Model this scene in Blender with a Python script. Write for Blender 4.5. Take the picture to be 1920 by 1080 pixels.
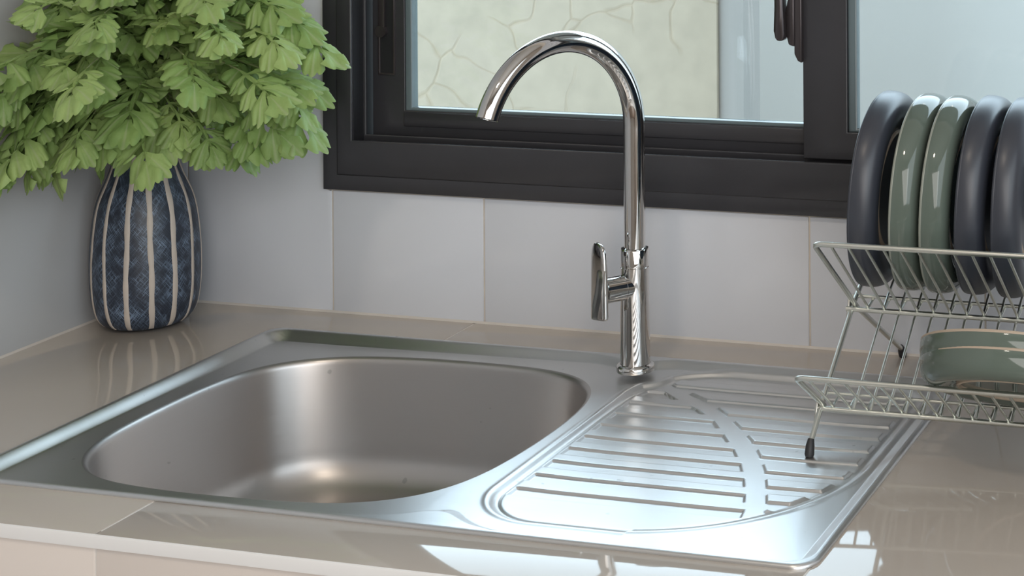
import bpy, bmesh, math, random
import numpy as np
from mathutils import Vector, Matrix, Quaternion
random.seed(7)
S = 0.001            # everything below is laid out in millimetres; x right from the left wall, y<0 into the room, z up from the worktop
scene = bpy.context.scene
for o in list(bpy.data.objects): bpy.data.objects.remove(o)
COL = scene.collection
PI = math.pi

# ------------------------------------------------------------------ camera
cd = bpy.data.cameras.new('camera'); cam = bpy.data.objects.new('camera', cd); COL.objects.link(cam)
cd.sensor_width = 36.0; cd.lens = 3348.07 / 1920 * 36.0
cd.shift_x = (960 - 1802.53) / 1920; cd.shift_y = (-377.89 - 540) / 1920
cam.matrix_world = (Matrix.Translation((1.51349, -1.87113, 0.60755)) @ Matrix.Rotation(0.25295, 4, 'Z')
                    @ Matrix.Rotation(PI / 2, 4, 'X') @ Matrix.Rotation(-0.00583, 4, 'Z'))
cd.clip_start = 0.02
scene.camera = cam

# ------------------------------------------------------------------ world, lights, exposure
w = bpy.data.worlds.new('sky'); scene.world = w; w.use_nodes = True
wn = w.node_tree.nodes; wl = w.node_tree.links
wn['Background'].inputs['Color'].default_value = (0.69, 0.86, 1.0, 1)
wn['Background'].inputs['Strength'].default_value = 5.6
scene.view_settings.view_transform = 'Standard'
scene.view_settings.look = 'None'
scene.view_settings.gamma = 1
scene.view_settings.exposure = 0.14
try: scene.view_settings.use_curve_mapping = False
except Exception: pass

def area(name, loc, target, sx, sy, power, col):
    l = bpy.data.lights.new(name, 'AREA'); l.shape = 'RECTANGLE'; l.size = sx; l.size_y = sy
    l.energy = power; l.color = col
    o = bpy.data.objects.new(name, l); COL.objects.link(o); o.location = loc
    o.rotation_euler = (Vector(target) - Vector(loc)).to_track_quat('-Z', 'Y').to_euler()
    return o
area('fill_light_behind', (1.9, -3.5, 0.75), (0.8, 0, 0.2), 2.4, 2.3, 66, (1.0, 0.97, 0.94))  # added fill for the room; the wall behind has no door
area('ceiling_lamp_light', (0.9, -2.2, 2.55), (0.9, -1.6, 0), 0.22, 0.22, 11, (1.0, 0.86, 0.70))
area('cool_fill_light_right', (3.0, -1.6, 0.8), (0.0, -0.3, 0.1), 2.6, 2.2, 38, (0.76, 0.90, 1.0))  # added cool fill from the right; no window is built there

# ------------------------------------------------------------------ materials
def mat(name, col, rough=0.5, metal=0.0, spec=0.5, coat=0.0, coat_rough=0.03, bump=None, var=None, ior=None):
    m = bpy.data.materials.new(name); m.use_nodes = True
    nt = m.node_tree; b = nt.nodes['Principled BSDF']
    b.inputs['Base Color'].default_value = (*col, 1); b.inputs['Roughness'].default_value = rough
    b.inputs['Metallic'].default_value = metal; b.inputs['Specular IOR Level'].default_value = spec
    b.inputs['Coat Weight'].default_value = coat; b.inputs['Coat Roughness'].default_value = coat_rough
    if ior: b.inputs['IOR'].default_value = ior
    if var or bump:
        tc = nt.nodes.new('ShaderNodeTexCoord')
    if var:     # (scale, amount)
        n = nt.nodes.new('ShaderNodeTexNoise'); n.inputs['Scale'].default_value = var[0]; n.inputs['Detail'].default_value = 4
        nt.links.new(tc.outputs['Object'], n.inputs['Vector'])
        r = nt.nodes.new('ShaderNodeMapRange'); r.inputs['To Min'].default_value = 1 - var[1]; r.inputs['To Max'].default_value = 1 + var[1]
        nt.links.new(n.outputs['Fac'], r.inputs['Value'])
        mx = nt.nodes.new('ShaderNodeVectorMath'); mx.operation = 'SCALE'; mx.inputs[0].default_value = col
        nt.links.new(r.outputs['Result'], mx.inputs['Scale']); nt.links.new(mx.outputs['Vector'], b.inputs['Base Color'])
    if bump:    # (scale, strength, distance)
        n = nt.nodes.new('ShaderNodeTexNoise'); n.inputs['Scale'].default_value = bump[0]; n.inputs['Detail'].default_value = 5
        nt.links.new(tc.outputs['Object'], n.inputs['Vector'])
        bp = nt.nodes.new('ShaderNodeBump'); bp.inputs['Strength'].default_value = bump[1]; bp.inputs['Distance'].default_value = bump[2]
        nt.links.new(n.outputs['Fac'], bp.inputs['Height']); nt.links.new(bp.outputs['Normal'], b.inputs['Normal'])
        if coat: nt.links.new(bp.outputs['Normal'], b.inputs['Coat Normal'])
    return m

M_TILE = mat('white_glazed_tile', (0.60, 0.61, 0.645), 0.16, bump=(9, 0.10, 0.004), var=(3, 0.02))
M_GROUT = mat('wall_grout', (0.56, 0.50, 0.43), 0.85, var=(60, 0.15))
M_PLASTER = mat('painted_plaster', (0.43, 0.43, 0.435), 0.6, bump=(60, 0.05, 0.001))
M_CAULK = mat('sealant', (0.58, 0.53, 0.48), 0.45)
M_TOP = mat('beige_polished_worktop_tile', (0.47, 0.415, 0.365), 0.045, var=(4, 0.03), ior=1.52)
M_TOPFRONT = mat('lit_worktop_front', (0.72, 0.64, 0.58), 0.12, var=(4, 0.02))  # paler than the top: room light on the front is put into the colour
M_TOPGROUT = mat('worktop_grout', (0.74, 0.70, 0.66), 0.6)
M_EDGE = mat('white_edge_trim', (0.80, 0.78, 0.76), 0.25)
M_ALU = mat('charcoal_aluminium', (0.036, 0.035, 0.039), 0.27, spec=0.5, bump=(300, 0.03, 0.0005), var=(20, 0.10))
M_ALUD = mat('black_track', (0.012, 0.012, 0.014), 0.5)
M_BEAD = mat('teal_grey_glazing_bead', (0.12, 0.155, 0.165), 0.16)
M_LATCH = mat('dark_bronze_latch', (0.07, 0.06, 0.062), 0.28, metal=0.6)
M_CHROME = mat('chrome', (0.64, 0.625, 0.61), 0.045, metal=1.0)
M_WIRE = mat('plated_wire', (0.72, 0.73, 0.68), 0.32, metal=1.0)
M_WIRE_END = mat('flattened_wire', (0.50, 0.50, 0.47), 0.35, metal=1.0)
M_RUBBER = mat('black_rubber', (0.02, 0.02, 0.022), 0.5)
M_NAVY = mat('navy_satin_glaze', (0.036, 0.039, 0.050), 0.38, coat=0.12, coat_rough=0.25, var=(12, 0.12))
M_NAVYIN = mat('navy_gloss_glaze', (0.020, 0.032, 0.050), 0.12)
M_SAGE = mat('sage_gloss_glaze', (0.108, 0.132, 0.110), 0.07, var=(15, 0.06))
M_SAGERIM = mat('thin_glaze_edge', (0.26, 0.27, 0.23), 0.15)
M_CLAY = mat('bare_clay', (0.42, 0.33, 0.25), 0.7)
M_SOIL = mat('dark_inside', (0.02, 0.02, 0.02), 0.8)
M_STRIPE = mat('cream_stripe', (0.50, 0.43, 0.37), 0.55, var=(90, 0.10), bump=(400, 0.2, 0.0006))
M_STEM = mat('pale_stem', (0.30, 0.33, 0.16), 0.6, var=(30, 0.15))
M_FLOOR = mat('brown_floor', (0.20, 0.15, 0.12), 0.4, var=(3, 0.15))
M_ROOM = mat('room_paint', (0.52, 0.47, 0.42), 0.7)
M_CEIL = mat('ceiling_paint', (0.70, 0.68, 0.65), 0.8)
M_STRAIN = mat('steel_polished', (0.6, 0.6, 0.6), 0.15, metal=1.0)

def steel(name, col, rough, aniso, streak):
    m = bpy.data.materials.new(name); m.use_nodes = True; nt = m.node_tree; b = nt.nodes['Principled BSDF']
    b.inputs['Metallic'].default_value = 1; b.inputs['Base Color'].default_value = (*col, 1)
    b.inputs['Roughness'].default_value = rough; b.inputs['Anisotropic'].default_value = aniso; b.inputs['Anisotropic Rotation'].default_value = 0.25
    t = nt.nodes.new('ShaderNodeTangent'); t.direction_type = 'UV_MAP'; t.uv_map = 'brush'
    nt.links.new(t.outputs['Tangent'], b.inputs['Tangent'])
    uv = nt.nodes.new('ShaderNodeUVMap'); uv.uv_map = 'brush'
    mp = nt.nodes.new('ShaderNodeMapping'); mp.inputs['Scale'].default_value = (6, 900, 1)
    nt.links.new(uv.outputs['UV'], mp.inputs['Vector'])
    n = nt.nodes.new('ShaderNodeTexNoise'); n.inputs['Scale'].default_value = 1; n.inputs['Detail'].default_value = 3
    nt.links.new(mp.outputs['Vector'], n.inputs['Vector'])
    r = nt.nodes.new('ShaderNodeMapRange'); r.inputs['From Min'].default_value = .3; r.inputs['From Max'].default_value = .7
    r.inputs['To Min'].default_value = rough - streak; r.inputs['To Max'].default_value = rough + streak
    nt.links.new(n.outputs['Fac'], r.inputs['Value']); nt.links.new(r.outputs['Result'], b.inputs['Roughness'])
    # water spots: a few small darker specks
    tc = nt.nodes.new('ShaderNodeTexCoord')
    v = nt.nodes.new('ShaderNodeTexNoise'); v.inputs['Scale'].default_value = 85; v.inputs['Detail'].default_value = 1
    nt.links.new(tc.outputs['Object'], v.inputs['Vector'])
    r2 = nt.nodes.new('ShaderNodeMapRange'); r2.inputs['From Min'].default_value = .76; r2.inputs['From Max'].default_value = .82
    r2.inputs['To Min'].default_value = 1; r2.inputs['To Max'].default_value = .75
    nt.links.new(v.outputs['Fac'], r2.inputs['Value'])
    mx = nt.nodes.new('ShaderNodeVectorMath'); mx.operation = 'SCALE'; mx.inputs[0].default_value = col
    nt.links.new(r2.outputs['Result'], mx.inputs['Scale']); nt.links.new(mx.outputs['Vector'], b.inputs['Base Color'])
    return m
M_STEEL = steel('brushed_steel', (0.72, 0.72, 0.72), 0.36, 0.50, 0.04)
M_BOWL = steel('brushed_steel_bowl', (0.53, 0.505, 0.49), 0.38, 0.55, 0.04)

def glass_mat():
    m = bpy.data.materials.new('clear_window_glass'); m.use_nodes = True; nt = m.node_tree
    for n in list(nt.nodes): nt.nodes.remove(n)
    out = nt.nodes.new('ShaderNodeOutputMaterial'); mix = nt.nodes.new('ShaderNodeMixShader')
    tr = nt.nodes.new('ShaderNodeBsdfTransparent'); tr.inputs['Color'].default_value = (0.95, 0.965, 0.96, 1)
    gl = nt.nodes.new('ShaderNodeBsdfGlossy'); gl.inputs['Roughness'].default_value = 0.02
    lw = nt.nodes.new('ShaderNodeLayerWeight'); lw.inputs['Blend'].default_value = 0.5      # Schlick: 0.035 + 0.965 (1-cos)^5, same from both sides
    pw = nt.nodes.new('ShaderNodeMath'); pw.operation = 'POWER'; pw.inputs[1].default_value = 5
    ma = nt.nodes.new('ShaderNodeMath'); ma.operation = 'MULTIPLY_ADD'; ma.inputs[1].default_value = 0.965; ma.inputs[2].default_value = 0.035
    nt.links.new(lw.outputs['Facing'], pw.inputs[0]); nt.links.new(pw.outputs[0], ma.inputs[0]); nt.links.new(ma.outputs[0], mix.inputs['Fac']); nt.links.new(tr.outputs[0], mix.inputs[1]); nt.links.new(gl.outputs[0], mix.inputs[2])
    nt.links.new(mix.outputs[0], out.inputs['Surface'])
    return m
M_GLASS = glass_mat()

def stucco_mat():
    m = mat('cream_textured_render', (0.4, 0.38, 0.31), 0.9); nt = m.node_tree; b = nt.nodes['Principled BSDF']
    tc = nt.nodes.new('ShaderNodeTexCoord')
    n = nt.nodes.new('ShaderNodeTexNoise'); n.inputs['Scale'].default_value = 28; n.inputs['Detail'].default_value = 6
    wv = nt.nodes.new('ShaderNodeTexNoise'); wv.inputs['Scale'].default_value = 6; wv.inputs['Detail'].default_value = 2
    nt.links.new(tc.outputs['Object'], n.inputs['Vector'])
    ad = nt.nodes.new('ShaderNodeMixRGB'); ad.inputs['Fac'].default_value = 0.12
    nt.links.new(tc.outputs['Object'], ad.inputs[1]); nt.links.new(tc.outputs['Object'], wv.inputs['Vector']); nt.links.new(wv.outputs['Color'], ad.inputs[2])
    vo = nt.nodes.new('ShaderNodeTexVoronoi'); vo.feature = 'DISTANCE_TO_EDGE'; vo.inputs['Scale'].default_value = 8.5
    nt.links.new(ad.outputs['Color'], vo.inputs['Vector'])
    rm = nt.nodes.new('ShaderNodeMapRange'); rm.inputs['From Max'].default_value = 0.03
    nt.links.new(vo.outputs['Distance'], rm.inputs['Value'])
    # patchy cracks: only where a broad noise is high
    n3 = nt.nodes.new('ShaderNodeTexNoise'); n3.inputs['Scale'].default_value = 4.0
    nt.links.new(tc.outputs['Object'], n3.inputs['Vector'])
    r3 = nt.nodes.new('ShaderNodeMapRange'); r3.inputs['From Min'].default_value = .48; r3.inputs['From Max'].default_value = .56
    nt.links.new(n3.outputs['Fac'], r3.inputs['Value'])
    mxx = nt.nodes.new('ShaderNodeMath'); mxx.operation = 'MAXIMUM'
    nt.links.new(rm.outputs['Result'], mxx.inputs[0]); nt.links.new(r3.outputs['Result'], mxx.inputs[1])
    cr = nt.nodes.new('ShaderNodeMixRGB'); cr.inputs[1].default_value = (0.262, 0.212, 0.148, 1); cr.inputs[2].default_value = (0.292, 0.248, 0.186, 1)
    nt.links.new(mxx.outputs['Value'], cr.inputs['Fac'])
    mu = nt.nodes.new('ShaderNodeMixRGB'); mu.blend_type = 'MULTIPLY'; mu.inputs['Fac'].default_value = 1
    r4 = nt.nodes.new('ShaderNodeMapRange'); r4.inputs['To Min'].default_value = .84; r4.inputs['To Max'].default_value = 1.16
    nt.links.new(n.outputs['Fac'], r4.inputs['Value']); nt.links.new(cr.outputs['Color'], mu.inputs[1]); nt.links.new(r4.outputs['Result'], mu.inputs[2])
    nt.links.new(mu.outputs['Color'], b.inputs['Base Color'])
    bp = nt.nodes.new('ShaderNodeBump'); bp.inputs['Strength'].default_value = .3; bp.inputs['Distance'].default_value = .004
    nt.links.new(mxx.outputs['Value'], bp.inputs['Height']); nt.links.new(bp.outputs['Normal'], b.inputs['Normal'])
    return m
M_STUCCO = stucco_mat()
M_PALEOUT = mat('pale_blue_grey_render', (0.46, 0.455, 0.44), 0.9, var=(1.5, 0.04))
M_STRIPOUT = mat('grey_white_outdoor_paint', (0.24, 0.23, 0.215), 0.8)  # for the stand-in reflection strip and the added sky-blocking slab
M_GROUND = mat('outdoor_concrete', (0.40, 0.40, 0.38), 0.9, var=(6, 0.1))

def vase_mat():
    m = mat('hatched_indigo_glaze', (0.02, 0.03, 0.06), 0.42); nt = m.node_tree; b = nt.nodes['Principled BSDF']
    uv = nt.nodes.new('ShaderNodeUVMap'); uv.uv_map = 'brush'     # u = distance round the body in mm mirrored at every stripe, v = height in mm
    def hatch(ang, scl, thr):
        mp = nt.nodes.new('ShaderNodeMapping'); mp.vector_type = 'POINT'; mp.inputs['Rotation'].default_value = (0, 0, ang)
        mp2 = nt.nodes.new('ShaderNodeMapping'); mp2.inputs['Scale'].default_value = (0.045 * scl, 0.85 * scl, 1)
        nt.links.new(uv.outputs['UV'], mp.inputs['Vector']); nt.links.new(mp.outputs['Vector'], mp2.inputs['Vector'])
        n = nt.nodes.new('ShaderNodeTexNoise'); n.inputs['Scale'].default_value = 1; n.inputs['Detail'].default_value = 2; n.inputs['Roughness'].default_value = .6
        nt.links.new(mp2.outputs['Vector'], n.inputs['Vector'])
        r = nt.nodes.new('ShaderNodeMapRange'); r.inputs['From Min'].default_value = thr; r.inputs['From Max'].default_value = thr + .13
        nt.links.new(n.outputs['Fac'], r.inputs['Value']); return r
    a = hatch(0.78, 1.0, .50); c = hatch(-0.72, 1.1, .51)
    mx = nt.nodes.new('ShaderNodeMath'); mx.operation = 'MAXIMUM'; nt.links.new(a.outputs[0], mx.inputs[0]); nt.links.new(c.outputs[0], mx.inputs[1])
    big = nt.nodes.new('ShaderNodeTexNoise'); big.inputs['Scale'].default_value = .055; big.inputs['Detail'].default_value = 3
    nt.links.new(uv.outputs['UV'], big.inputs['Vector'])
    rb = nt.nodes.new('ShaderNodeMapRange'); rb.inputs['From Min'].default_value = .40; rb.inputs['From Max'].default_value = .64; rb.inputs['To Min'].default_value = .10
    nt.links.new(big.outputs['Fac'], rb.inputs['Value'])
    mu = nt.nodes.new('ShaderNodeMath'); mu.operation = 'MULTIPLY'; nt.links.new(mx.outputs[0], mu.inputs[0]); nt.links.new(rb.outputs[0], mu.inputs[1])
    cm = nt.nodes.new('ShaderNodeMixRGB'); cm.inputs[1].default_value = (0.014, 0.019, 0.032, 1); cm.inputs[2].default_value = (0.17, 0.23, 0.32, 1)
    nt.links.new(mu.outputs[0], cm.inputs['Fac']); nt.links.new(cm.outputs['Color'], b.inputs['Base Color'])
    return m
M_VASE = vase_mat()

def leaf_mat():
    m = mat('light_green_leaf', (0.27, 0.40, 0.13), 0.55); nt = m.node_tree; b = nt.nodes['Principled BSDF']
    oi = nt.nodes.new('ShaderNodeObjectInfo'); tc = nt.nodes.new('ShaderNodeTexCoord')
    n = nt.nodes.new('ShaderNodeTexNoise'); n.inputs['Scale'].default_value = 45; n.inputs['Detail'].default_value = 3
    nt.links.new(tc.outputs['Object'], n.inputs['Vector'])
    cr = nt.nodes.new('ShaderNodeValToRGB'); e = cr.color_ramp.elements
    e[0].position = 0; e[0].color = (0.175, 0.295, 0.075, 1); e[1].position = 1; e[1].color = (0.40, 0.52, 0.185, 1)
    ad = nt.nodes.new('ShaderNodeMath'); ad.operation = 'MULTIPLY_ADD'; ad.inputs[1].default_value = .55; ad.inputs[2].default_value = .0
    nt.links.new(oi.outputs['Random'], ad.inputs[0])
    ad2 = nt.nodes.new('ShaderNodeMath'); ad2.operation = 'MULTIPLY_ADD'; ad2.inputs[1].default_value = .5
    nt.links.new(n.outputs['Fac'], ad2.inputs[0]); nt.links.new(ad.outputs[0], ad2.inputs[2])
    nt.links.new(ad2.outputs[0], cr.inputs['Fac'])
    uv = nt.nodes.new('ShaderNodeUVMap'); uv.uv_map = 'brush'; sp = nt.nodes.new('ShaderNodeSeparateXYZ'); nt.links.new(uv.outputs['UV'], sp.inputs[0])
    ve = nt.nodes.new('ShaderNodeMixRGB'); ve.inputs[2].default_value = (0.42, 0.47, 0.27, 1)
    rr = nt.nodes.new('ShaderNodeMapRange'); rr.inputs['From Min'].default_value = .75; rr.inputs['From Max'].default_value = 1; rr.inputs['To Max'].default_value = .55
    nt.links.new(sp.outputs['X'], rr.inputs['Value']); nt.links.new(rr.outputs[0], ve.inputs['Fac']); nt.links.new(cr.outputs['Color'], ve.inputs[1])
    nt.links.new(ve.outputs['Color'], b.inputs['Base Color'])
    bp = nt.nodes.new('ShaderNodeBump'); bp.inputs['Strength'].default_value = .5; bp.inputs['Distance'].default_value = .0015
    n2 = nt.nodes.new('ShaderNodeTexNoise'); n2.inputs['Scale'].default_value = 180; nt.links.new(tc.outputs['Object'], n2.inputs['Vector'])
    nt.links.new(n2.outputs['Fac'], bp.inputs['Height']); nt.links.new(bp.outputs['Normal'], b.inputs['Normal'])
    tl = nt.nodes.new('ShaderNodeBsdfTranslucent'); nt.links.new(ve.outputs['Color'], tl.inputs['Color'])
    mix = nt.nodes.new('ShaderNodeMixShader'); mix.inputs['Fac'].default_value = .28
    out = nt.nodes['Material Output']
    nt.links.new(b.outputs[0], mix.inputs[1]); nt.links.new(tl.outputs[0], mix.inputs[2]); nt.links.new(mix.outputs[0], out.inputs['Surface'])
    return m
M_LEAF = leaf_mat()

# ------------------------------------------------------------------ helpers
def link_mesh(name, me, m, parent=None, smooth=True, angle=40):
    o = bpy.data.objects.new(name, me); COL.objects.link(o)
    if m and not me.materials: me.materials.append(m)
    if parent is not None: o.parent = parent
    return o
def obj(name, bm, m, parent=None, smooth=True, angle=38, origin=None):
    """finish a bmesh (built in mm) as one mesh object"""
    bmesh.ops.recalc_face_normals(bm, faces=bm.faces)
    bmesh.ops.scale(bm, vec=(S, S, S), verts=bm.verts)
    if origin is not None:
        bmesh.ops.translate(bm, vec=(-origin[0]*S, -origin[1]*S, -origin[2]*S), verts=bm.verts)
    if smooth:
        for f in bm.faces: f.smooth = True
        for e in bm.edges:
            if len(e.link_faces) == 2 and e.calc_face_angle(0) > math.radians(angle): e.smooth = False
    me = bpy.data.meshes.new(name); bm.to_mesh(me); bm.free()
    o = link_mesh(name, me, m, parent)
    if origin is not None: o.location = Vector(origin) * S
    return o
def tag(o, label=None, cat=None, group=None, kind=None):
    if label: o['label'] = label
    if cat: o['category'] = cat
    if group: o['group'] = group
    if kind: o['kind'] = kind
    return o
def empty(name, loc=(0, 0, 0), parent=None):
    o = bpy.data.objects.new(name, None); COL.objects.link(o); o.location = Vector(loc) * S; o.empty_display_size = .05
    if parent: o.parent = parent
    return o
def fix_parent(o):       # keep world placement when the parent sits elsewhere
    o.matrix_parent_inverse = Matrix.Translation(-o.parent.location)
def box(bm, x0, x1, y0, y1, z0, z1, bev=0, seg=2):
    r = bmesh.ops.create_cube(bm, size=1)
    vs = r['verts']
    for v in vs:
        v.co = Vector(((x0+x1)/2 + v.co.x*(x1-x0), (y0+y1)/2 + v.co.y*(y1-y0), (z0+z1)/2 + v.co.z*(z1-z0)))
    if bev:
        es = list({e for v in vs for e in v.link_edges})
        bmesh.ops.bevel(bm, geom=es, offset=bev, segments=seg, affect='EDGES', profile=.5)
def prism(bm, pts, axis, a0, a1, bev=0, seg=2, bev_front_only=False):
    """extrude polygon pts along axis ('x','y','z') from a0 to a1; pts are the two other coords in xyz order"""
    def P(p, a):
        return {'x': (a, p[0], p[1]), 'y': (p[0], a, p[1]), 'z': (p[0], p[1], a)}[axis]
    A = [bm.verts.new(P(p, a0)) for p in pts]; B = [bm.verts.new(P(p, a1)) for p in pts]
    n = len(pts); fa = bm.faces.new(A); fb = bm.faces.new(B[::-1])
    fs = [fa, fb] + [bm.faces.new((A[i], B[i], B[(i+1) % n], A[(i+1) % n])) for i in range(n)]
    if bev:
        es = list(fa.edges) if bev_front_only else list({e for f in fs for e in f.edges})
        bmesh.ops.bevel(bm, geom=es, offset=bev, segments=seg, affect='EDGES', profile=.5)
def tube(bm, pts, r, n=10, cap=True, radii=None):
    pts = [Vector(p) for p in pts]; m = len(pts)
    T = []
    for i in range(m):
        t = (pts[min(i+1, m-1)] - pts[max(i-1, 0)]).normalized(); T.append(t)
    ref = Vector((0, 0, 1)) if abs(T[0].z) < .9 else Vector((1, 0, 0))
    u = T[0].cross(ref).normalized(); rings = []
    for i in range(m):
        if i: 
            q = T[i-1].rotation_difference(T[i]); u = (q @ u).normalized()
        v = T[i].cross(u).normalized(); rr = radii[i] if radii else r
        rings.append([bm.verts.new(pts[i] + (u*math.cos(2*PI*k/n) + v*math.sin(2*PI*k/n))*rr) for k in range(n)])
    for i in range(m-1):
        for k in range(n):
            bm.faces.new((rings[i][k], rings[i][(k+1) % n], rings[i+1][(k+1) % n], rings[i+1][k]))
    if cap: bm.faces.new(rings[0][::-1]); bm.faces.new(rings[-1])
def lathe(bm, prof, n=64, center=(0, 0, 0), close_top=False, close_bot=False):
    rings = []
    for r, z in prof:
        if r < 1e-6: rings.append([bm.verts.new((center[0], center[1], center[2]+z))])
        else: rings.append([bm.verts.new((center[0]+r*math.cos(2*PI*k/n), center[1]+r*math.sin(2*PI*k/n), center[2]+z)) for k in range(n)])
    for a, b in zip(rings[:-1], rings[1:]):
        for k in range(n):
            k2 = (k+1) % n
            if len(a) == 1 and len(b) == 1: continue
            if len(a) == 1: bm.faces.new((a[0], b[k], b[k2]))
            elif len(b) == 1: bm.faces.new((a[k], a[k2], b[0]))
            else: bm.faces.new((a[k], a[k2], b[k2], b[k]))
    if close_bot: bm.faces.new(rings[0][::-1])
    if close_top: bm.faces.new(rings[-1])
def arc3(a, b, c, k=8):   # rounded corner a-b-c, quadratic
    a, b, c = Vector(a), Vector(b), Vector(c)
    return [(1-t)**2*a + 2*t*(1-t)*b + t*t*c for t in [i/k for i in range(k+1)]]
def round_path(pts, r, k=6):
    pts = [Vector(p) for p in pts]; out = [pts[0]]
    for i in range(1, len(pts)-1):
        d1 = (pts[i-1]-pts[i]); d2 = (pts[i+1]-pts[i]); rr = min(r, d1.length*.45, d2.length*.45)
        out += arc3(pts[i]+d1.normalized()*rr, pts[i], pts[i]+d2.normalized()*rr, k)
    out.append(pts[-1]); return out

# ================================================================== SETTING
# ---- back wall with window opening
WX0, WX1, WZ0, WZ1 = 245.5, 1500.0, 147.7, 1150.0      # outer window frame
wall = empty('wall_back'); tag(wall, kind='structure')
bm = bmesh.new()
HX0, HX1, HZ0, HZ1 = WX0+8, WX1-8, WZ0+8, WZ1-8
box(bm, -120, HX0, 1.5, 130, -870, 2650); box(bm, HX1, 3200, 1.5, 130, -870, 2650)
box(bm, HX0, HX1, 1.5, 130, -870, HZ0); box(bm, HX0, HX1, 1.5, 130, HZ1, 2650)
obj('grout_bed', bm, M_GROUT, wall, smooth=False)
rows = [0.6, 195.8] + [195.8 + 200*k for k in range(1, 8)]
cols = [0.0, 53.0] + [53.0 + 200*k for k in range(1, 16)]
G = 1.1
def tile_poly(x0, x1, z0, z1):
    """tile rectangle minus the window rectangle"""
    a0, a1, b0, b1 = WX0-1, WX1+1, WZ0-2.5, WZ1+1
    if x1 <= a0 or x0 >= a1 or z1 <= b0 or z0 >= b1: return [(x0, z0), (x1, z0), (x1, z1), (x0, z1)]
    inx0, inx1, inz0, inz1 = x0 >= a0, x1 <= a1, z0 >= b0, z1 <= b1
    if inx0 and inx1 and inz0 and inz1: return None
    if inx0 and inx1:
        return [(x0, z0), (x1, z0), (x1, b0), (x0, b0)] if not inz0 else [(x0, b1), (x1, b1), (x1, z1), (x0, z1)]
    if inz0 and inz1:
        return [(x0, z0), (a0, z0), (a0, z1), (x0, z1)] if not inx0 else [(a1, z0), (x1, z0), (x1, z1), (a1, z1)]
    if not inx0 and not inz0: return [(x0, z0), (x1, z0), (x1, b0), (a0, b0), (a0, z1), (x0, z1)]
    if not inx1 and not inz0: return [(x0, z0), (x1, z0), (x1, z1), (a1, z1), (a1, b0), (x0, b0)]
    if not inx0: return [(x0, z0), (a0, z0), (a0, b1), (x1, b1), (x1, z1), (x0, z1)]
    return [(a1, z0), (x1, z0), (x1, z1), (x0, z1), (x0, b1), (a1, b1)]
for i in range(len(cols)-1):
    for j in range(len(rows)-1):
        p = tile_poly(cols[i]+G, cols[i+1]-G, rows[j]+G, rows[j+1]-G)
        if p is None: continue
        bm = bmesh.new(); prism(bm, p, 'y', 0, 6, bev=.7, seg=2, bev_front_only=True)
        obj('tile', bm, M_TILE, wall, angle=60)

# ---- other walls, floor, ceiling
def slab(name, x0, x1, y0, y1, z0, z1, m):
    bm = bmesh.new(); box(bm, x0, x1, y0, y1, z0, z1); return tag(obj(name, bm, m, smooth=False), kind='structure')
slab('wall_left', -120, 0, -3600, 1.4, -870, 2650, M_PLASTER)
slab('wall_right', 3200, 3320, -3600, 130, -870, 2650, M_ROOM)
slab('wall_front', -120, 3320, -3720, -3600, -870, 2650, M_ROOM)
slab('floor', -120, 3320, -3720, 130, -990, -870, M_FLOOR)
slab('ceiling', -120, 3320, -3720, 130, 2650, 2750, M_CEIL)
bm = bmesh.new(); prism(bm, [(-1.8, 0), (0, 0), (0, 2.4), (-1.0, 1.6)], 'x', 2, 3195); tag(obj('trim_1', bm, M_CAULK), kind='structure')
bm = bmesh.new(); prism(bm, [(0, 0), (1.8, 0), (1.0, 1.5), (0, 2.2)], 'y', -614, -2.7); tag(obj('trim_2', bm, M_CAULK), kind='structure')

# ================================================================== WORKTOP
SX0, SX1, SY0, SY1 = 226.5, 1045.5, -542.3, -75.3      # outer rim of the sink
CX0, CX1, CY0, CY1 = 234.0, 1038.0, -534.5, -83.0      # hole in the worktop
YF = -614.6
top = empty('worktop', (0, 0, 0))
tag(top, 'polished beige tiled worktop under the steel sink along the back wall', 'worktop')
J0_, J1_, J2_ = 441.0, 1041.0, 1641.0; g = 1.0
polys = [
    [(1, YF), (J0_-g, YF), (J0_-g, CY0), (CX0, CY0), (CX0, CY1), (J0_-g, CY1), (J0_-g, -1), (1, -1)],
    [(J0_+g, YF), (J1_-g, YF), (J1_-g, CY0), (J0_+g, CY0)],
    [(J0_+g, CY1), (J1_-g, CY1), (J1_-g, -1), (J0_+g, -1)],
    [(J1_+g, YF), (J2_-g, YF), (J2_-g, -1), (J1_+g, -1)],
    [(J2_+g, YF), (2241-g, YF), (2241-g, -1), (J2_+g, -1)],
    [(2241+g, YF), (3199, YF), (3199, -1), (2241+g, -1)]]
for p in polys:
    bm = bmesh.new(); prism(bm, p, 'z', 0, -10, bev=.5, seg=2, bev_front_only=True)
    obj('worktop_tile', bm, M_TOP, top, angle=60)
bm = bmesh.new()
for a, b, c, d in ((1, CX0, YF+8, -1), (CX1+.5, 3199, YF+8, -1), (CX0, CX1+.5, YF+8, CY0), (CX0, CX1+.5, CY1, -1)):
    box(bm, a, b, c, d, -40, -.6)
box(bm, 1, 3199, YF+.9, YF+7.9, -149, -11.2)      # grout behind the joints of the front tiles
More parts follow.
